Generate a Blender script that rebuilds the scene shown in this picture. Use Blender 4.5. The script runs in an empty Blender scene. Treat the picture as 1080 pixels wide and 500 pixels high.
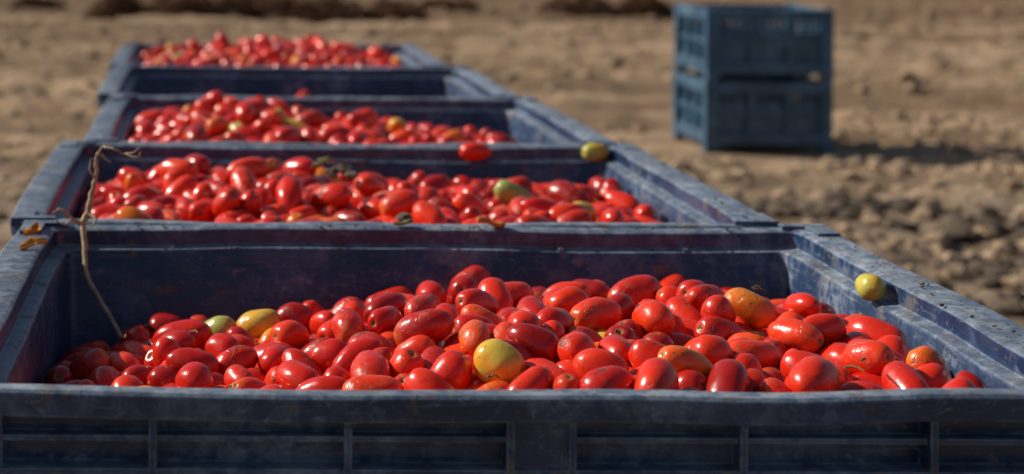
import bpy, bmesh, math, random
import numpy as np
from mathutils import Vector, Matrix

random.seed(7); rng=np.random.default_rng(7)
scene=bpy.context.scene
H=0.78; CAMZ=1.252; F=1850.0

# ------------------------------------------------------------------ helpers
def link(o): scene.collection.objects.link(o); return o
def mesh_obj(name,verts,faces,mat=None,smooth=True,parent=None):
    me=bpy.data.meshes.new(name); me.from_pydata([tuple(v) for v in verts],[],faces); me.update()
    if smooth: me.polygons.foreach_set('use_smooth',[True]*len(me.polygons))
    if mat: me.materials.append(mat)
    o=bpy.data.objects.new(name,me); link(o)
    if parent: o.parent=parent
    return o
def np_mesh(name,V,Q,T=None,mat=None,smooth=True):
    me=bpy.data.meshes.new(name)
    nq=len(Q); nt=0 if T is None else len(T)
    me.vertices.add(len(V)); me.vertices.foreach_set('co',V.astype(np.float32).ravel())
    nl=nq*4+nt*3
    me.loops.add(nl)
    li=Q.ravel() if nt==0 else np.concatenate([Q.ravel(),T.ravel()])
    me.loops.foreach_set('vertex_index',li.astype(np.int32))
    me.polygons.add(nq+nt)
    st=np.arange(nq)*4
    if nt: st=np.concatenate([st,nq*4+np.arange(nt)*3])
    me.polygons.foreach_set('loop_start',st.astype(np.int32))
    me.update(calc_edges=True); me.validate()
    me.polygons.foreach_set('use_smooth',np.full(len(me.polygons),smooth))
    if mat: me.materials.append(mat)
    o=bpy.data.objects.new(name,me); link(o); return o

_tab=rng.random((256,256))
def vnoise(x,y,seed=0):
    x=np.asarray(x,float)+seed*17.3; y=np.asarray(y,float)+seed*31.7
    xi=np.floor(x).astype(int); yi=np.floor(y).astype(int)
    fx=x-xi; fy=y-yi; fx=fx*fx*(3-2*fx); fy=fy*fy*(3-2*fy)
    a=_tab[xi&255,yi&255]; b=_tab[(xi+1)&255,yi&255]; c=_tab[xi&255,(yi+1)&255]; d=_tab[(xi+1)&255,(yi+1)&255]
    return (a*(1-fx)+b*fx)*(1-fy)+(c*(1-fx)+d*fx)*fy
def sm(a,b,x):
    t=np.clip((np.asarray(x,float)-a)/(b-a),0,1); return t*t*(3-2*t)

class NT:
    def __init__(s,name):
        s.m=bpy.data.materials.new(name); s.m.use_nodes=True; s.t=s.m.node_tree; s.t.nodes.clear()
        s.out=s.n('ShaderNodeOutputMaterial'); s.b=s.n('ShaderNodeBsdfPrincipled'); s.l(s.b.outputs[0],s.out.inputs[0])
    def n(s,ty,**k):
        x=s.t.nodes.new(ty)
        for a,v in k.items(): setattr(x,a,v)
        return x
    def l(s,a,b): s.t.links.new(a,b)
    def setin(s,sock,v):
        if isinstance(v,bpy.types.NodeSocket): s.l(v,sock)
        elif isinstance(v,(tuple,list)) and len(v)==3 and sock.type=='RGBA': sock.default_value=(*v,1)
        else: sock.default_value=v
    def math(s,op,a,b=0.0,c=None,clamp=False):
        x=s.n('ShaderNodeMath',operation=op,use_clamp=clamp); s.setin(x.inputs[0],a); s.setin(x.inputs[1],b)
        if c is not None: s.setin(x.inputs[2],c)
        return x.outputs[0]
    def mix(s,f,a,b,bt='MIX'):
        x=s.n('ShaderNodeMix',data_type='RGBA',blend_type=bt); s.setin(x.inputs[0],f); s.setin(x.inputs[6],a); s.setin(x.inputs[7],b); return x.outputs[2]
    def noise(s,vec,scale,detail=4,rough=.55,dist=0):
        x=s.n('ShaderNodeTexNoise'); s.l(vec,x.inputs['Vector']); x.inputs['Scale'].default_value=scale
        x.inputs['Detail'].default_value=detail; x.inputs['Roughness'].default_value=rough; x.inputs['Distortion'].default_value=dist; return x.outputs[0]
    def ramp(s,f,stops):
        x=s.n('ShaderNodeValToRGB'); s.l(f,x.inputs[0]); e=x.color_ramp.elements
        while len(e)<len(stops): e.new(.5)
        for i,(p,c) in enumerate(stops):
            e[i].position=p; e[i].color=(*c,1) if isinstance(c,(tuple,list)) else (c,c,c,1)
        return x.outputs[0]
    def step(s,f,a,b):
        x=s.n('ShaderNodeMapRange',interpolation_type='SMOOTHSTEP'); s.setin(x.inputs[0],f); x.inputs[1].default_value=a; x.inputs[2].default_value=b; return x.outputs[0]
    def bump(s,h,st,dist):
        x=s.n('ShaderNodeBump'); x.inputs['Strength'].default_value=st; x.inputs['Distance'].default_value=dist; s.l(h,x.inputs['Height']); s.l(x.outputs[0],s.b.inputs['Normal']); return x
    def scalevec(s,vec,sc):
        x=s.n('ShaderNodeMapping'); s.l(vec,x.inputs[0]); x.inputs['Scale'].default_value=sc; return x.outputs[0]

# ------------------------------------------------------------------ materials
def plastic(name,base,dustcol=(.25,.29,.34),dust=.62,mud=.75):
    t=NT(name); g=t.n('ShaderNodeNewGeometry'); p=g.outputs['Position']
    ns=t.n('ShaderNodeSeparateXYZ'); t.l(g.outputs['Normal'],ns.inputs[0])
    up=t.step(ns.outputs[2],.2,.9)
    n0=t.noise(p,2.3,3,.5,.5); n1=t.noise(p,6,7,.72,.3); n2=t.noise(p,42,5,.7)
    sx=t.noise(t.scalevec(p,(6,6,190)),1.6,3,.6,.6)
    ss=t.noise(t.scalevec(p,(30,14,60)),1.3,4,.75,1.2)
    col=t.mix(t.step(n1,.35,.7),tuple(c*.7 for c in base),tuple(min(1,c*1.35) for c in base))
    d=t.math('MULTIPLY',t.step(n1,.42,.62),t.step(n2,.38,.62))
    d=t.math('MULTIPLY',d,t.math('MULTIPLY_ADD',t.step(n0,.35,.6),.6,.15))
    d=t.math('ADD',d,t.math('MULTIPLY',up,t.math('MULTIPLY_ADD',t.step(n2,.35,.65),.65,t.math('MULTIPLY_ADD',n1,.7,.12))))
    d=t.math('ADD',d,t.math('MULTIPLY',t.step(sx,.60,.69),.28))
    d=t.math('ADD',d,t.math('MULTIPLY',t.step(ss,.57,.64),.45))
    d=t.math('MULTIPLY',d,dust,clamp=True)
    col=t.mix(d,col,dustcol)
    m=t.math('MULTIPLY',t.step(t.noise(p,14,7,.75,.4),.575,.66),mud)
    m3=t.math('MULTIPLY',t.step(t.noise(t.scalevec(p,(34,34,22)),1,6,.75,.6),.54,.65),t.math('MULTIPLY',up,mud))
    m2=t.math('MULTIPLY',t.step(t.noise(p,110,3,.6),.65,.72),mud)
    m=t.math('MAXIMUM',t.math('MAXIMUM',m,m2),m3)
    col=t.mix(m,col,(.135,.100,.072))
    bv=t.n('ShaderNodeBevel',samples=2); bv.inputs[0].default_value=.0035
    dt=t.n('ShaderNodeVectorMath',operation='DOT_PRODUCT'); t.l(bv.outputs[0],dt.inputs[0]); t.l(g.outputs['Normal'],dt.inputs[1])
    ed=t.math('MULTIPLY',t.step(t.math('SUBTRACT',1.0,dt.outputs['Value']),.004,.10),t.step(n2,.3,.6))
    col=t.mix(t.math('MULTIPLY',ed,.65),col,(.25,.33,.43))
    t.l(col,t.b.inputs['Base Color'])
    t.l(t.math('MULTIPLY_ADD',d,.35,t.math('MULTIPLY_ADD',m,.3,.29)),t.b.inputs['Roughness'])
    h=t.math('ADD',t.math('MULTIPLY',n2,.5),t.math('ADD',m,t.math('MULTIPLY',ss,.4)))
    t.bump(h,.4,.0015)
    return t.m
M_bin=plastic('blue_plastic',(.0075,.032,.098))
M_crate=plastic('crate_plastic',(.014,.085,.165),dust=.55,mud=.25)

def tomato_mat():
    t=NT('tomato_skin'); a=t.n('ShaderNodeAttribute',attribute_name='tom'); sp=t.n('ShaderNodeSeparateColor'); t.l(a.outputs['Color'],sp.inputs[0])
    R,G,B=sp.outputs
    tc=t.n('ShaderNodeNewGeometry'); p=tc.outputs['Position']
    cx=t.n('ShaderNodeCombineXYZ'); t.l(t.math('MULTIPLY',B,37.0),cx.inputs[0]); t.l(t.math('MULTIPLY',R,53.0),cx.inputs[1])
    va=t.n('ShaderNodeVectorMath',operation='ADD'); t.l(p,va.inputs[0]); t.l(cx.outputs[0],va.inputs[1]); v=va.outputs[0]
    nb=t.noise(v,22,3,.5)
    hue=t.math('ADD',R,t.math('MULTIPLY',t.math('SUBTRACT',nb,.5),.18))
    col=t.ramp(hue,[(0,(.26,.006,.005)),(.30,(.58,.014,.006)),(.72,(.80,.034,.007)),(.88,(.84,.085,.009)),(.925,(.80,.22,.014)),(.95,(.74,.40,.03)),(.975,(.54,.48,.08)),(1,(.36,.40,.10))])
    sh=t.math('MULTIPLY',t.math('SUBTRACT',1.0,t.step(G,.03,.38)),t.step(t.math('ADD',B,t.math('MULTIPLY',nb,.5)),.85,1.3))
    col=t.mix(t.math('MULTIPLY',sh,.65),col,(.76,.20,.02))
    ga=t.math('ADD',G,t.math('MULTIPLY',t.math('SUBTRACT',t.noise(v,260,2),.5),.03))
    ring=t.math('SUBTRACT',1.0,t.step(ga,.04,.085))
    col=t.mix(t.math('MULTIPLY',ring,.75),col,(.34,.17,.06))
    core=t.math('SUBTRACT',1.0,t.step(ga,.010,.030)); col=t.mix(core,col,(.05,.03,.015))
    rot=t.math('MULTIPLY',t.step(t.noise(v,30,5,.7,.5),.60,.66),t.step(B,.40,.55)); col=t.mix(t.math('MULTIPLY',rot,.75),col,(.09,.030,.016))
    sp2=t.step(t.noise(v,190,3,.6),.63,.70); col=t.mix(t.math('MULTIPLY',sp2,.8),col,(.12,.05,.028))
    vo=t.n('ShaderNodeTexVoronoi',feature='DISTANCE_TO_EDGE'); t.l(t.scalevec(v,(70,70,70)),vo.inputs['Vector']); vo.inputs['Scale'].default_value=1
    crk=t.math('MULTIPLY',t.math('SUBTRACT',1.0,t.step(vo.outputs[0],.005,.035)),t.math('MULTIPLY',t.step(B,.62,.75),t.step(t.noise(v,25,3),.52,.6)))
    col=t.mix(t.math('MULTIPLY',crk,.7),col,(.25,.12,.06))
    dn=t.math('MULTIPLY',t.step(t.noise(v,45,6,.75),.47,.72),t.math('MULTIPLY_ADD',t.step(B,.35,1.0),.40,.03))
    col=t.mix(dn,col,(.38,.20,.11))
    t.l(col,t.b.inputs['Base Color'])
    r=t.math('MULTIPLY_ADD',dn,.8,t.math('MULTIPLY_ADD',rot,.3,t.math('MULTIPLY_ADD',t.noise(v,70,4,.7),.28,.10)))
    t.l(r,t.b.inputs['Roughness'])
    wr=t.noise(v,95,4,.6,1.0)
    h=t.math('ADD',t.noise(v,50,3,.5),t.math('MULTIPLY',wr,t.math('MULTIPLY_ADD',t.step(B,.45,.95),.6,.08))); t.bump(t.math('SUBTRACT',h,t.math('MULTIPLY',t.math('MAXIMUM',rot,crk),.5)),.42,.003)
    return t.m
M_tom=tomato_mat()

def simple(name,c1,c2,scale=20,rough=.85,bump=.4,bd=.002):
    t=NT(name); g=t.n('ShaderNodeNewGeometry'); p=g.outputs['Position']
    n=t.noise(p,scale,5,.65); t.l(t.mix(t.step(n,.3,.7),c1,c2),t.b.inputs['Base Color']); t.b.inputs['Roughness'].default_value=rough
    t.b.inputs['Specular IOR Level'].default_value=.2
    t.bump(t.noise(p,scale*4,4,.6),bump,bd); return t.m
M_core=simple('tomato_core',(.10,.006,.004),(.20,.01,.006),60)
M_stem=simple('dry_stem',(.30,.21,.12),(.55,.43,.27),60)
M_leaf=simple('dry_leaf_mat',(.42,.15,.025),(.58,.27,.05),50)
M_leafb=simple('dull_leaf_mat',(.10,.09,.04),(.24,.18,.09),50)
M_clod=simple('clod_mat',(.27,.185,.118),(.46,.33,.218),14,.95,.8,.01)
M_clodd=simple('clod_dark',(.08,.060,.045),(.17,.125,.09),14,.95,.8,.01)
M_shrub=simple('shrub_mat',(.08,.032,.016),(.20,.10,.05),9,.9)

def ground_mat():
    t=NT('dry_soil'); g=t.n('ShaderNodeNewGeometry'); p=g.outputs['Position']
    a=t.noise(p,.55,6,.6,.3); b=t.noise(p,3.2,7,.7); c=t.noise(p,26,5,.7); st=t.noise(t.scalevec(p,(.14,1.15,1)),1.0,5,.65,.6)
    col=t.ramp(b,[(.30,(.17,.108,.064)),(.48,(.42,.282,.176)),(.70,(.64,.455,.300))])
    col=t.mix(t.math('MULTIPLY',t.step(a,.42,.66),.55),col,(.60,.400,.245))
    col=t.mix(t.math('MULTIPLY',t.step(st,.46,.58),.72),col,(.205,.130,.078))
    sp=t.n('ShaderNodeSeparateXYZ'); t.l(p,sp.inputs[0])
    near=t.math('SUBTRACT',1.0,t.step(t.math('ADD',sp.outputs[1],t.math('MULTIPLY',a,3.0)),8.0,11.5))
    col=t.mix(t.math('MULTIPLY',near,.7),col,t.mix(t.step(b,.38,.62),(.13,.098,.074),(.43,.335,.245)))
    farb=t.step(t.math('ADD',sp.outputs[1],t.math('MULTIPLY',a,3.0)),22.0,24.0)
    col=t.mix(t.math('MULTIPLY',farb,.65),col,(.17,.10,.058))
    col=t.mix(t.math('MULTIPLY',t.step(c,.50,.66),.5),col,(.15,.10,.064))
    t.l(col,t.b.inputs['Base Color']); t.b.inputs['Roughness'].default_value=.95; t.b.inputs['Specular IOR Level'].default_value=.15
    t.bump(t.math('ADD',b,t.math('MULTIPLY',c,.5)),1.0,.07); return t.m
M_ground=ground_mat()

# ------------------------------------------------------------------ world / sun
sv=Vector((-.80,.34,.60)).normalized()
elev=math.asin(sv.z)
w=bpy.data.worlds.new('World'); scene.world=w; w.use_nodes=True; nt=w.node_tree
sky=nt.nodes.new('ShaderNodeTexSky'); sky.sky_type='NISHITA'; sky.sun_disc=False; sky.sun_elevation=elev; sky.sun_rotation=math.atan2(sv.x,sv.y); sky.dust_density=1.0
nt.links.new(sky.outputs[0],nt.nodes['Background'].inputs[0]); nt.nodes['Background'].inputs[1].default_value=.062
sd=bpy.data.lights.new('sun','SUN'); sd.energy=5.0; sd.angle=math.radians(.53); sd.color=(1,.94,.82)
so=link(bpy.data.objects.new('sun',sd)); so.rotation_euler=sv.to_track_quat('Z','Y').to_euler(); so.location=(-6,4,8)

# ------------------------------------------------------------------ ground
def graded(lo,hi,step,ext,g=1.25):
    mid=list(np.arange(lo,hi,step)); s=step; x=lo; L=[]
    while x>-ext: s*=g; x-=s; L.append(x)
    s=step; x=mid[-1]; R=[]
    while x<ext: s*=g; x+=s; R.append(x)
    return np.array(L[::-1]+mid+R)
gx=graded(-5,13,.05,900); gy=graded(2,30,.075,900)
X,Y=np.meshgrid(gx,gy,indexing='ij')
def gheight(X,Y):
    h=.05*(vnoise(X*.35,Y*.6,1)-.5)+.07*(vnoise(X*1.3,Y*1.6,2)-.5)+.06*(vnoise(X*4,Y*4,3)-.5)+.035*(vnoise(X*9,Y*9,4)-.5)
    wy=Y+.35*vnoise(X*.25,X*0,6)+.12*X
    h+=.055*np.sin(wy*2*math.pi/1.15)*sm(10.5,12.5,Y)*(1-sm(27,32,Y))*(.4+vnoise(X*.5,Y*.5,8))
    m=1-(sm(-.9,-.5,X)*(1-sm(1.1,1.5,X))*(1-sm(7,7.6,Y)))
    m2=1-(sm(2.3,2.6,X)*(1-sm(3.5,3.8,X))*sm(9.1,9.4,Y)*(1-sm(10.3,10.6,Y)))
    far=1-sm(40,60,np.abs(Y)+np.abs(X))
    return h*m*m2*far
Z=gheight(X,Y)-.002
nx,ny=X.shape
idx=np.arange(nx*ny).reshape(nx,ny)
Q=np.stack([idx[:-1,:-1],idx[1:,:-1],idx[1:,1:],idx[:-1,1:]],-1).reshape(-1,4)
np_mesh('ground',np.stack([X,Y,Z],-1).reshape(-1,3),Q,mat=M_ground)

def blob_mesh(name,items,mat,sub=1):
    bm=bmesh.new(); bmesh.ops.create_icosphere(bm,subdivisions=sub,radius=1)
    bv=np.array([v.co[:] for v in bm.verts]); bf=np.array([[v.index for v in f.verts] for f in bm.faces]); bm.free()
    V=[];T=[]
    for k,(x,y,z,s) in enumerate(items):
        q=Matrix.Rotation(random.random()*6.28,3,Vector((random.random()-.5,random.random()-.5,random.random()-.5)).normalized())
        vv=bv*(1+.5*(rng.random((len(bv),1))-.5)); vv=vv@np.array(q).T
        vv=vv*np.array([s*random.uniform(.8,1.4),s*random.uniform(.8,1.3),s*random.uniform(.5,.85)])
        V.append(vv+[x,y,z]); T.append(bf+k*len(bv))
    return np_mesh(name,np.concatenate(V),np.zeros((0,4),int),np.concatenate(T),mat,smooth=False)
it=[]
for _ in range(17000):
    y=3.5+ (random.random()**1.3)*24; x=random.uniform(-3.5,1.0+y*.65)
    if -.45<x<1.1 and y<7.3: continue
    if 2.5<x<3.5 and 9.3<y<10.4: continue
    if vnoise(x*.7,y*.7,11)<random.uniform(.2,.75): continue
    s=.012+.038*random.random()**3.5*(1+y*.02)
    it.append((x,y,float(gheight(np.array(x),np.array(y)))+s*.2,s))
blob_mesh('soil_clods',it,M_clod)
it=[]
for cx,cy,n,rad in ((2.70,7.7,150,.28),(1.95,6.1,30,.3),(3.4,7.2,60,.6),(2.3,5.6,60,.5),(2.9,6.3,60,.5),(-1.2,7.5,30,.5)):
    for _ in range(n):
        x=random.gauss(cx,rad*.6); y=random.gauss(cy,rad*.4); s=random.uniform(.015,.055)
        it.append((x,y,float(gheight(np.array(x),np.array(y)))+s*.3,s))
blob_mesh('dark_soil_clods',it,M_clodd)

def shrub(x,y,w,h,seed):
    r=random.Random(seed); V=[];Fc=[]
    for i in range(1500):
        a=r.random()*6.28; rr=r.random()**.5
        px=math.cos(a)*rr*w/2; py=math.sin(a)*rr*w/3
        top=h*(1-rr**2.2)*(.6+.7*float(vnoise(px*7+seed,py*7,3)))
        pz=r.random()**.7*top
        s=r.uniform(.02,.05); u=Vector((r.gauss(0,1),r.gauss(0,1),r.gauss(0,1))).normalized(); v=u.orthogonal().normalized()
        c=Vector((px,py,pz)); b=len(V)
        V+= [c-u*s*1.5,c+v*s*.35,c+u*s*1.5,c-v*s*.35]; Fc.append((b,b+1,b+2,b+3))
    for i in range(26):
        a=r.random()*6.28; rr=r.random()*.45; e=Vector((math.cos(a)*rr*w,math.sin(a)*rr*w*.7,h*r.uniform(.4,1.15)*(1-rr)))
        s0=Vector((e.x*.2,e.y*.2,-.02)); n=Vector((.006,.004,0)); m=Vector((-.004,.006,0)); b=len(V)
        V+=[s0-n,s0+n,e,s0+m,s0-m]; Fc+=[(b,b+1,b+2),(b+3,b+4,b+2)]
    o=mesh_obj('dry_shrub',V,Fc,M_shrub,smooth=False); o.location=(x,y,0)
for k,(px,py,wp,hp) in enumerate([(128,21,80,30),(190,24,95,34),(240,24,95,40),(345,24,115,34),(415,24,90,28),(612,15,100,28),(680,14,70,26),(40,10,60,14),(285,15,110,30),(470,12,80,18)]):
    d=F*CAMZ/(py+85); shrub((px-222)/F*d,d,wp/F*d,hp/F*d,k+1)

# ------------------------------------------------------------------ bins
def box(bm,x0,x1,y0,y1,z0,z1):
    vs=[bm.verts.new(c) for c in ((x0,y0,z0),(x1,y0,z0),(x1,y1,z0),(x0,y1,z0),(x0,y0,z1),(x1,y0,z1),(x1,y1,z1),(x0,y1,z1))]
    for f in ((0,3,2,1),(4,5,6,7),(0,1,5,4),(1,2,6,5),(2,3,7,6),(3,0,4,7)): bm.faces.new([vs[i] for i in f])
RX=.056; RY=.030; LX=.022; LZ=.030
def make_bin(xl,xr,y0,L,seed):
    W=xr-xl; bm=bmesh.new()
    NS=18; NC=5
    def loop(ox,oy,z,rad):
        hx=W/2-ox; hy=L/2-oy; pts=[]
        cs=[(hx-rad,-hy+rad,-90),(hx-rad,hy-rad,0),(-hx+rad,hy-rad,90),(-hx+rad,-hy+rad,180)]
        for i,(cx,cy,a0) in enumerate(cs):
            for k in range(NC+1):
                a=math.radians(a0+90*k/NC); pts.append((cx+rad*math.cos(a),cy+rad*math.sin(a)))
            nx_=cs[(i+1)%4]; p=pts[-1]; q=(nx_[0]+rad*math.cos(math.radians(nx_[2])),nx_[1]+rad*math.sin(math.radians(nx_[2])))
            for k in range(1,NS): t=k/NS; pts.append((p[0]+(q[0]-p[0])*t,p[1]+(q[1]-p[1])*t))
        out=[]
        for (x,y) in pts:
            top=max(0,(z-.3)/(H-.3))
            bx=.007*math.cos(math.pi*y/L)*(1 if x>0 else -1)*(abs(x)>W/2-.1); by=.007*math.cos(math.pi*x/W)*(1 if y>0 else -1)*(abs(y)>L/2-.1)
            bx+=.003*(float(vnoise(y*9+seed*3,ox*30,7))-.5)*(abs(x)>W/2-.1); by+=.003*(float(vnoise(x*9+seed*3,oy*30,8))-.5)*(abs(y)>L/2-.1)
            dz=.0034*(float(vnoise(x*6+seed*3,y*6,5))-.5)*2 -.003*(math.cos(math.pi*x/W)*(abs(y)>L/2-.1)+math.cos(math.pi*y/L)*(abs(x)>W/2-.1))
            out.append(bm.verts.new((x+bx*top,y+by*top,z+dz*top)))
        return out
    prof=[(.034,.034,.13,.02),(.034,.034,H-.030,.02),(.026,.026,H-.030,.02),(.003,.003,H-.028,.035),(.0,.0,H-.004,.035),(.004,.004,H,.033),
          (RX-.006,RY-.006,H,.02),(RX,RY,H-.004,.016),(RX+.001,RY+.001,H-LZ+.003,.015),(RX+LX-.003,RY+.016,H-LZ,.015),(RX+LX,RY+.018,H-LZ-.004,.014),
          (RX+LX+.012,RY+.030,.17,.014),(RX+LX+.03,RY+.05,.15,.012)]
    loops=[loop(*p) for p in prof]
    n=len(loops[0])
    for a,b in zip(loops,loops[1:]):
        for i in range(n): bm.faces.new((a[i],a[(i+1)%n],b[(i+1)%n],b[i]))
    bm.faces.new(loops[-1])
    bm.faces.new(loops[0][::-1])
    hx,hy=W/2,L/2
    pos=[-.555,-.385,-.19,-.028,.034,.205,.395,.555]
    for s in (-1,1):
        for x in pos:
            y1=s*(hy-.003); y2=s*(hy-.040); box(bm,x*W/1.24-.004,x*W/1.24+.004,min(y1,y2),max(y1,y2),.135,H-.029)
        for z,p in ((H-.052,.013),(H-.083,.005),(H-.27,.012),(H-.45,.012),(.145,.008)):
            y1=s*(hy-p); y2=s*(hy-.040); box(bm,-hx+.04,hx-.04,min(y1,y2),max(y1,y2),z-.003,z+.003)
        y1=s*(hy-.009); y2=s*(hy-.041); box(bm,-.025*W/1.24,.031*W/1.24,min(y1,y2),max(y1,y2),.14,H-.0295)
        for y in (-.36,-.2,-.03,.03,.2,.36):
            x1=s*(hx-.006); x2=s*(hx-.040); box(bm,min(x1,x2),max(x1,x2),y-.004,y+.004,.135,H-.029)
        for z,p in ((H-.052,.020),(H-.083,.010),(H-.27,.012),(H-.45,.012),(.145,.008)):
            x1=s*(hx-p); x2=s*(hx-.041); box(bm,min(x1,x2),max(x1,x2),-hy+.04,hy-.04,z-.0034,z+.0034)
    for sx in (-1,1):
        for sy in (-1,1):
            xs=sorted((sx*(hx-.012),sx*(hx-.085))); ys=sorted((sy*(hy-.012),sy*(hy-.036)))
            box(bm,xs[0],xs[1],ys[0],ys[1],.10,H-.0285)
            xs=sorted((sx*(hx-.0125),sx*(hx-.036))); ys=sorted((sy*(hy-.0125),sy*(hy-.085)))
            box(bm,xs[0],xs[1],ys[0],ys[1],.10,H-.0288)
            xs=sorted((sx*(hx-.006),sx*(hx-.075))); ys=sorted((sy*(hy-.005),sy*(hy-.026)))
            box(bm,xs[0],xs[1],ys[0],ys[1],H-.01,H+.005)
            xs=sorted((sx*(hx-.0065),sx*(hx-.040))); ys=sorted((sy*(hy-.0056),sy*(hy-.085)))
            box(bm,xs[0],xs[1],ys[0],ys[1],H-.011,H+.0044)
    for x in (-hx+.09,0,hx-.09): box(bm,x-.055,x+.055,-hy+.02,hy-.02,0,.128)
    bmesh.ops.recalc_face_normals(bm,faces=bm.faces)
    me=bpy.data.meshes.new('plastic_bin'); bm.to_mesh(me); bm.free(); me.materials.append(M_bin)
    me.polygons.foreach_set('use_smooth',[True]*len(me.polygons))
    o=bpy.data.objects.new('plastic_bin',me); link(o); o.location=((xl+xr)/2,y0+L/2,0)
    m=o.modifiers.new('b','BEVEL'); m.width=.0022; m.segments=2; m.limit_method='ANGLE'; m.angle_limit=math.radians(40); m.harden_normals=True
    return o
P=.978; LB=.966; Y0=1.757
BINS=[(-.292,.956),(-.316,.897),(-.268,.868),(-.305,.835),(-.325,.775)]
for i,(a,b) in enumerate(BINS): make_bin(a,b,Y0+P*i,LB,i+1)

# ------------------------------------------------------------------ tomatoes
def settle(n,x0,x1,y0,y1,seed,iters=230,scale=.91,lay=.05):
    """relax n capsule-shaped tomatoes on a level floor inside the box walls"""
    R=np.random.default_rng(seed)
    r=(R.normal(.0220,.0022,n)).clip(.0155,.0262)*scale; s=r*R.uniform(.95,1.85,n)
    rnd=R.random(n)<.09; s[rnd]=r[rnd]*.45
    per=max(1,int((x1-x0)*(y1-y0)/.0037)); layer=np.arange(n)//per
    c=np.stack([R.uniform(x0+.03,x1-.03,n),R.uniform(y0+.03,y1-.03,n),np.zeros(n)],1)
    c[:,2]=.04+layer*lay+R.random(n)*.03
    d=R.normal(0,1,(n,3)); d[:,2]*=.5; d/=np.linalg.norm(d,axis=1)[:,None]
    p=np.concatenate([c-d*s[:,None]/2,c+d*s[:,None]/2]); rr=np.concatenate([r,r]); N=2*n
    for k in range(iters):
        if k<iters-25: p[:,2]-=.0022 if k<iters*.6 else .0010
        if k%6==0:
            q=p.astype(np.float32); sq=(q*q).sum(1); D=sq[:,None]+sq[None]-2*q@q.T
            m=np.triu(D<(.060*scale)**2,1); I,J=np.nonzero(m); ok=(J-I)!=n; I=I[ok];J=J[ok]
        for _ in range(2):
            dv=p[I]-p[J]; L=np.sqrt((dv*dv).sum(1))+1e-9; ov=(rr[I]+rr[J])*.975-L; a=ov>0
            mv=dv[a]/L[a][:,None]*(ov[a]*.42)[:,None]; ia=I[a]; ja=J[a]
            for ax in range(3):
                p[:,ax]+=np.bincount(ia,mv[:,ax],N)-np.bincount(ja,mv[:,ax],N)
            dv=p[n:]-p[:n]; L=np.linalg.norm(dv,axis=1)+1e-9; cor=dv/L[:,None]*((L-s)/2)[:,None]; p[:n]+=cor; p[n:]-=cor
            p[:,0]=np.clip(p[:,0],x0+rr,x1-rr); p[:,1]=np.clip(p[:,1],y0+rr,y1-rr)
            p[:,2]=np.maximum(p[:,2],rr)
    return p[:n],p[n:],r,s
def heap(data,surf):
    """lay the settled layer over the heap profile: top of the tomatoes follows surf(x,y)"""
    A,B,r,s=data; top=np.maximum(A[:,2],B[:,2])+r; th=np.percentile(top,90)
    A=A.copy();B=B.copy()
    for Pn in (A,B): Pn[:,2]+=surf(Pn[:,0],Pn[:,1])-th
    return (A,B,r,s),th

def template(seed,nr,nsg):
    R=random.Random(seed)
    th=[math.pi*(k/(nr))**1.0 for k in range(1,nr)]
    th=[.05,.12,.21]+[t for t in th if t>.27]
    sq=R.uniform(.74,.96); egg=R.uniform(-.13,.14); l1=R.uniform(.01,.05); a1=R.random()*6.28; l2=R.uniform(0,.045); nl=R.choice([2,3,3,4]); bend=R.uniform(-.11,.11)
    nip=R.uniform(0,.07); dim=R.uniform(.06,.16)
    V=[(0,0,1-dim*1.0)]; G=[0.0]
    ph=[R.random()*6.28 for _ in range(6)]
    dents=[(R.uniform(.5,2.7),R.random()*6.28,R.uniform(.01,.07)) for _ in range(2)]
    for t in th:
        z=math.copysign(abs(math.cos(t))**sq,math.cos(t)); rad=math.sin(t)**.92
        rad*=1+egg*z
        zz=z-dim*math.exp(-(t/.19)**2) + (-nip*math.exp(-((math.pi-t)/.25)**2))
        for k in range(nsg):
            a=2*math.pi*k/nsg
            rr=rad*(1+l1*math.cos(2*a+a1)+l2*math.cos(nl*a+ph[0])*(.4+.6*max(0,z))+.025*math.sin(3*a+4*z+ph[1])+.022*math.sin(2*a-5*z+ph[2]))
            for (dt,da,dd) in dents:
                w_=math.acos(max(-1,min(1,math.cos(a-da)))); rr-=rad*dd*math.exp(-((t-dt)/.45)**2-(w_/.55)**2)
            V.append((rr*math.cos(a)+bend*(1-z*z),rr*math.sin(a),zz)); G.append(t/math.pi)
    V.append((0,0,-1-nip)); G.append(1.0)
    m=len(th); Qs=[];T=[]
    for k in range(nsg): T.append((0,1+k,1+(k+1)%nsg))
    for j in range(m-1):
        for k in range(nsg):
            a=1+j*nsg+k; b=1+j*nsg+(k+1)%nsg; Qs.append((a,a+nsg,b+nsg,b))
    e=len(V)-1
    for k in range(nsg): T.append((e,1+(m-1)*nsg+(k+1)%nsg,1+(m-1)*nsg+k))
    return np.array(V),np.array(G),np.array(Qs),np.array(T)
TH=[template(i+10,15,22) for i in range(20)]; TL=[template(i+10,9,14) for i in range(14)]

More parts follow.
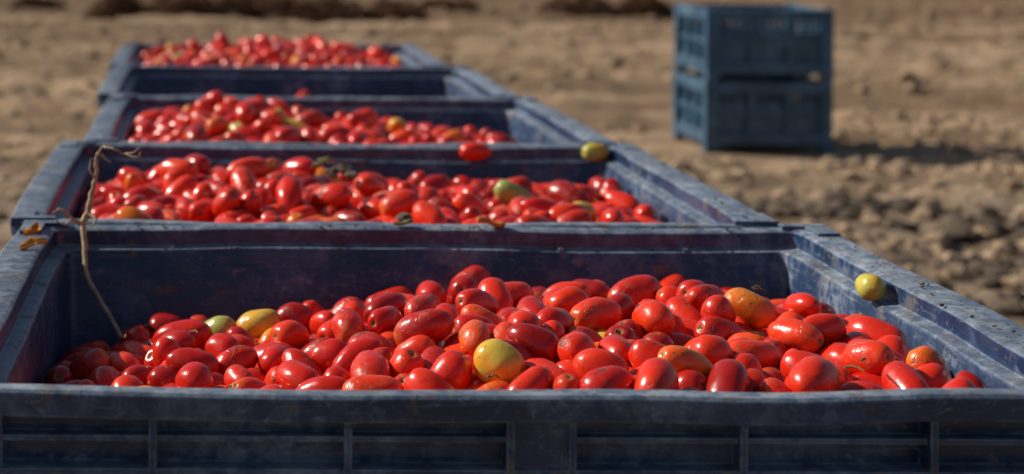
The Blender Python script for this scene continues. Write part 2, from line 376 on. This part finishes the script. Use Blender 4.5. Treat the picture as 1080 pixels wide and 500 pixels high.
def build_pile(name,data,seed,hi=True,hues=None,core=None,calyx=.03):
    A,B_,r,s=data; n=len(r); R=np.random.default_rng(seed); TT=TH if hi else TL
    VV=[];QQ=[];T3=[];CC=[];off=0; extra=[]
    for i in range(n):
        V,G,Qs,T=TT[R.integers(len(TT))]
        a,b=(A[i],B_[i]) if R.random()<.5 else (B_[i],A[i])
        z=b-a; z=z/np.linalg.norm(z); u=np.cross(z,[.3,.5,.8]); u/=np.linalg.norm(u); v=np.cross(z,u)
        an=R.random()*6.28; u,v=u*math.cos(an)+v*math.sin(an),v*math.cos(an)-u*math.sin(an)
        if np.dot(np.cross(u,v),z)<0: v=-v
        hl=s[i]/2+r[i]*1.0
        P3=(a+b)/2+np.outer(V[:,0]*r[i]*1.04,u)+np.outer(V[:,1]*r[i]*1.04,v)+np.outer(V[:,2]*hl,z)
        h=R.random()
        if hues is not None: hu=hues[i]
        else: hu=.08+.70*h**.9 if R.random()>.065 else (.85+.05*R.random() if R.random()<.5 else .90+.10*R.random())
        VV.append(P3); QQ.append(Qs+off); T3.append(T+off); off+=len(V)
        c=np.empty((len(V),4)); c[:,0]=hu; c[:,1]=G; c[:,2]=R.random() if hues is None else .3; c[:,3]=1; CC.append(c)
        if R.random()<calyx: extra.append(((a+b)/2+z*hl*.9,z,u,v,r[i]))
    mats=[M_tom,M_core,M_leafb]; mq=[np.zeros(sum(len(q) for q in QQ),int)]; mt=[np.zeros(sum(len(q) for q in T3),int)]
    if core is not None:
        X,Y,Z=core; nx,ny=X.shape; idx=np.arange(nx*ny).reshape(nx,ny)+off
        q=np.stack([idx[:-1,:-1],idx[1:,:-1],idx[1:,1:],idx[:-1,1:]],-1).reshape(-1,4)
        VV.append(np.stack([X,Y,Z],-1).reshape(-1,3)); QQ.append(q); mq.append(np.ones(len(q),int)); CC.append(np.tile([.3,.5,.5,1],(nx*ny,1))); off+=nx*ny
    for (c,z,u,v,rad) in extra:
        k=5; ph=R.random()*6.28
        for j in range(k):
            an=ph+j*6.28/k+R.normal(0,.2); dd=u*math.cos(an)+v*math.sin(an); t=np.cross(z,dd); Ls=rad*R.uniform(.35,.65)
            pts=np.array([c-t*.002,c+t*.002,c+dd*Ls*.5+z*.003+t*.0022,c+dd*Ls*.5+z*.003-t*.0022,c+dd*Ls+z*rad*R.uniform(-.1,.2)])
            VV.append(pts); QQ.append(np.array([[0,1,2,3]])+off); T3.append(np.array([[3,2,4]])+off); mq.append([2]); mt.append([2]); CC.append(np.tile([.3,.5,.5,1],(5,1))); off+=5
    Q=np.concatenate(QQ); T=np.concatenate(T3)
    o=np_mesh(name,np.concatenate(VV),Q,T,None); me=o.data
    for m in mats: me.materials.append(m)
    mi=np.concatenate([np.concatenate(mq),np.concatenate(mt)]).astype(np.int32)
    if len(mi)==len(me.polygons): me.polygons.foreach_set('material_index',mi)
    at=me.attributes.new('tom','FLOAT_COLOR','POINT'); at.data.foreach_set('color',np.concatenate(CC).astype(np.float32).ravel())
    return o

def surf1(x,y):
    v=y-Y0
    return H-.090+.015*sm(-.18,.02,x)+.064*sm(-.02,.36,x)-.045*sm(.50,.92,v)-.012*(1-sm(.1,.4,v))+.020*(vnoise(x*5,y*5,1)-.5)
def surf2(x,y):
    v=y-Y0-P
    return H-.026+.034*np.exp(-((x-.06)/.18)**2-((v-.62)/.3)**2)-.006*sm(.4,.85,x)-.025*sm(.6,.93,v)+.024*(vnoise(x*6,y*6,2)-.5)
def surf3(x,y):
    v=y-Y0-2*P
    return H-.026+.040*np.exp(-((x-.06)/.26)**2-((v-.55)/.35)**2)-.030*sm(.35,.8,x)-.02*sm(.7,.93,v)+.015*(vnoise(x*6,y*6,3)-.5)
def surf4(x,y):
    v=y-Y0-3*P
    return H-.14+.09*np.exp(-((x-.30)/.07)**2-((v-.75)/.07)**2)
def surf5(x,y):
    v=y-Y0-4*P
    return H-.032+.075*np.exp(-(np.abs(x-.20)/.40)**3-((v-.5)/.45)**2)+.015*(vnoise(x*6,y*6,5)-.5)
CFG=[(surf1,900,True),(surf2,760,True),(surf3,680,False),(surf4,520,False),(surf5,620,False)]
for i,((sf,n,hi),(a,b)) in enumerate(zip(CFG,BINS)):
    x0=a+RX+LX+.003; x1=b-RX-LX-.003; y0=Y0+P*i+RY+.022; y1=Y0+P*i+LB-RY-.022
    data,th=heap(settle(n,x0,x1,y0,y1,40+i),sf)
    X,Y=np.meshgrid(np.linspace(x0-.004,x1+.004,50),np.linspace(y0-.004,y1+.004,40),indexing='ij')
    build_pile('tomato_pile',data,60+i,hi,core=(X,Y,sf(X,Y)-th))

def loose(name,c,ax,r,s,hue,seed):
    ax=np.array(ax,float); ax/=np.linalg.norm(ax); c=np.array(c,float)
    return build_pile(name,(np.array([c-ax*s/2]),np.array([c+ax*s/2]),np.array([r]),np.array([s])),seed,True,hues=[hue],calyx=0)
inx=.956-RX
loose('tomato',(inx-.0165,2.34,H-LZ+.0175),(.05,1,0),.0178,.014,.976,3)
by2=Y0+P+LB-RY
loose('tomato',(.805,by2-.013,H-LZ+.0205),(1,.1,0),.0190,.020,.970,4)
loose('tomato',(.555,by2-.012,H-LZ+.0205),(1,.05,0),.0190,.030,.60,5)

# ------------------------------------------------------------------ dried stem, leaves, debris
def tube(V,Fc,pts,radii,ns=7):
    pts=[Vector(p) for p in pts]
    P2=[];R2=[]
    for i in range(len(pts)-1):
        p0=pts[max(i-1,0)];p1=pts[i];p2=pts[i+1];p3=pts[min(i+2,len(pts)-1)]
        for k in range(5):
            t=k/5; q=.5*((2*p1)+(p2-p0)*t+(2*p0-5*p1+4*p2-p3)*t*t+(3*p1-3*p2+p3-p0)*t**3)
            P2.append(q+Vector([random.gauss(0,.0007) for _ in range(3)])); R2.append((radii[i]*(1-t)+radii[i+1]*t)*random.uniform(.85,1.15))
    P2.append(pts[-1]); R2.append(radii[-1])
    b0=len(V)
    for i,p in enumerate(P2):
        d=(P2[min(i+1,len(P2)-1)]-P2[max(i-1,0)]).normalized(); u=d.cross(Vector((.2,1,.1))).normalized(); v=d.cross(u)
        for k in range(ns):
            a=6.283*k/ns; V.append(p+(u*math.cos(a)+v*math.sin(a))*R2[i])
    for i in range(len(P2)-1):
        for k in range(ns):
            a=b0+i*ns+k; b=b0+i*ns+(k+1)%ns; Fc.append((a,b,b+ns,a+ns))
    Fc.append(tuple(b0+k for k in range(ns))[::-1]); Fc.append(tuple(b0+(len(P2)-1)*ns+k for k in range(ns)))
def pix(px,py,d): return ((px-222)/F*d,d,CAMZ-(py+85)/F*d)
V=[];Fc=[]
by1=Y0+LB
tube(V,Fc,[pix(131,358,2.50),pix(112,325,2.56),pix(94,292,2.61),pix(91,262,2.64),pix(90,236,2.655),pix(99,205,2.655),pix(103,180,2.65),pix(104,164,2.64),pix(118,172,2.63)],[.0028,.0034,.0038,.0042,.0050,.0038,.0030,.0022,.0012])
tube(V,Fc,[pix(104,164,2.64),pix(110,156,2.63),pix(122,158,2.62),pix(134,163,2.62),pix(149,157,2.61)],[.0022,.0019,.0016,.0014,.0009])
tube(V,Fc,[pix(134,163,2.62),pix(146,166,2.61),pix(150,161,2.61)],[.0013,.0011,.0008])
tube(V,Fc,[pix(90,236,2.655),pix(78,232,2.64),pix(66,222,2.63),pix(57,226,2.62)],[.0038,.0028,.0021,.001])
tube(V,Fc,[pix(78,232,2.64),pix(70,238,2.62),pix(60,233,2.6)],[.002,.0015,.0008])
tube(V,Fc,[pix(102,190,2.65),pix(96,178,2.65),pix(98,168,2.64)],[.0017,.0012,.0008])
tube(V,Fc,[pix(93,225,2.655),pix(102,232,2.64),pix(98,240,2.63)],[.0026,.002,.0012])
mesh_obj('dried_stem',V,Fc,M_stem)

def leaf(name,c,ln,wd,rot,mat,seed,tilt=0):
    r=random.Random(seed); V=[];Fc=[]; nx,ny=9,5
    for i in range(nx):
        t=i/(nx-1); w_=wd*(math.sin(math.pi*min(1,t*.92+.06))**.8)*(1+.35*math.sin(t*19+seed))
        for j in range(ny):
            s=(j/(ny-1)-.5)*2
            V.append(Vector(((t-.5)*ln,s*w_/2,abs(s)**1.5*wd*.35+.15*ln*math.sin(t*5+seed)*.5+r.uniform(-1,1)*wd*.05)))
    for i in range(nx-1):
        for j in range(ny-1): a=i*ny+j; Fc.append((a,a+ny,a+ny+1,a+1))
    o=mesh_obj(name,V,Fc,mat); o.location=c; o.rotation_euler=(tilt,r.uniform(-.2,.2),rot)
    m=o.modifiers.new('s','SOLIDIFY'); m.thickness=.0006
    return o
leaf('dry_leaf',(.435,by1-.018,H+.003),.045,.022,.2,M_leaf,1)
leaf('dry_leaf',(-.262,2.60,H+.006),.045,.022,1.2,M_leaf,2)
leaf('dry_leaf',(-.250,2.50,H+.005),.04,.018,.4,M_leaf,5,.3)
leaf('dry_leaf',(.30,by1-.015,H+.003),.03,.014,.1,M_leafb,3)
leaf('dry_leaf',(.21,Y0+P+.5,H+.02),.05,.025,.6,M_leafb,4)
V=[];Fc=[]
for k in range(34):
    i=0 if k<18 else 1; sf=CFG[i][0]; x=random.uniform(-.15,.82); y=Y0+P*i+random.uniform(.12,.85); z=float(sf(np.array(x),np.array(y)))-.004
    a=random.random()*6.28; L=random.uniform(.006,.018); d=Vector((math.cos(a),math.sin(a),random.uniform(-.2,.2)))
    tube(V,Fc,[Vector((x,y,z)),Vector((x,y,z))+d*L+Vector((0,0,.002)),Vector((x,y,z))+d*L*1.8],[.0015,.0011,.0007],5)
mesh_obj('vine_debris',V,Fc,M_leafb)
it=[]
for k in range(340):
    i=random.choice([0,0,1,2]); a,b=BINS[i]
    side=random.random()
    if side<.4: x=b-random.uniform(.006,RX-.006); y=Y0+P*i+random.uniform(.03,.93); z=H
    elif side<.8: x=random.uniform(a+.06,b-.06); y=Y0+P*i+LB-random.uniform(.004,RY-.004); z=H
    else: x=random.uniform(a+.08,b-.08); y=Y0+P*i+LB-RY-random.uniform(.003,.014); z=H-LZ
    s=.0008+.003*random.random()**3; it.append((x,y,z+s*.2-.001,s))
blob_mesh('dirt_crumbs',it,M_clodd)
it=[pix(362,178,3.15)+(.016,),pix(352,182,3.12)+(.011,),pix(372,184,3.12)+(.012,),pix(428,229,2.85)+(.012,),pix(480,370,2.15)+(.012,)]
blob_mesh('mud_clods',it,M_clodd,2)

# ------------------------------------------------------------------ stacked crates
def crate(x0,y0,z0,W=.69,D=.67,h=.375):
    bm=bmesh.new(); x1=x0+W; y1=y0+D
    p=.062
    for (ax,bx) in ((x0,x0+p),(x1-p,x1)):
        for (ay,by) in ((y0,y0+p),(y1-p,y1)): box(bm,ax,bx,ay,by,z0,z0+h)
    rails=((.045,.105),(.20,.222),(h-.062,h-.003))
    for k,(a,b) in enumerate(rails):
        e=.002*(k+1)+(.012 if k==1 else 0)
        box(bm,x0+p-.002,x1-p+.002,y0+e,y0+e+.03,z0+a,z0+b); box(bm,x0+p-.002,x1-p+.002,y1-e-.03,y1-e,z0+a,z0+b)
        box(bm,x0+e,x0+e+.03,y0+p-.002,y1-p+.002,z0+a,z0+b); box(bm,x1-e-.03,x1-e,y0+p-.002,y1-p+.002,z0+a,z0+b)
    for f in (.37,.66):
        c=x0+W*f
        for yy in (y0+.009,y1-.009-.03): box(bm,c-.016,c+.016,yy,yy+.03,z0+.07,z0+h-.02)
    for f in (.36,.64):
        c=y0+D*f
        for xx in (x0+.009,x1-.009-.03): box(bm,xx,xx+.03,c-.018,c+.018,z0+.07,z0+h-.02)
    q=.036
    box(bm,x0+.05,x1-.05,y0+q,y0+q+.010,z0+.065,z0+.265); box(bm,x0+.05,x1-.05,y1-q-.010,y1-q,z0+.065,z0+.265)
    box(bm,x0+q,x0+q+.010,y0+.05,y1-.05,z0+.065,z0+.235); box(bm,x1-q-.010,x1-q,y0+.05,y1-.05,z0+.065,z0+.235)
    for k in range(14):
        c=x0+p+(W-2*p)*(k+.5)/14
        for yy in (y0+q+.001,y1-q-.009): box(bm,c-.011,c+.011,yy,yy+.008,z0+.26,z0+h-.03)
        c=y0+p+(D-2*p)*(k+.5)/14
        for xx in (x0+q+.001,x1-q-.009): box(bm,xx,xx+.008,c-.006,c+.006,z0+.23,z0+h-.03)
    box(bm,x0+.02,x1-.02,y0+.02,y1-.02,z0+.060,z0+.072)
    for c in (x0+.12,x0+W/2,x1-.12): box(bm,c-.02,c+.02,y0+.07,y1-.07,z0+.025,z0+.0595)
    me=bpy.data.meshes.new('plastic_crate'); bm.to_mesh(me); bm.free(); me.materials.append(M_crate)
    o=bpy.data.objects.new('plastic_crate',me); link(o)
    m=o.modifiers.new('b','BEVEL'); m.width=.003; m.segments=2; m.limit_method='ANGLE'
    return o
cy=F*CAMZ/(159+85); cx=(745-222)/F*cy
crate(cx,cy,0,h=.385); crate(cx+.006,cy+.004,.385,h=.395)

# ------------------------------------------------------------------ camera
cam=bpy.data.cameras.new('camera'); cam.sensor_width=36; cam.lens=F/1080*36; cam.shift_x=(540-222)/1080; cam.shift_y=-(250+85)/1080
cam.clip_start=.05; cam.clip_end=3000
cam.dof.use_dof=True; cam.dof.focus_distance=2.12; cam.dof.aperture_fstop=4.0
co=link(bpy.data.objects.new('camera',cam)); co.location=(0,0,CAMZ); co.rotation_euler=(math.pi/2,math.radians(-.28),0)
scene.camera=co
scene.view_settings.view_transform='Standard'; scene.view_settings.look='None'; scene.view_settings.exposure=0
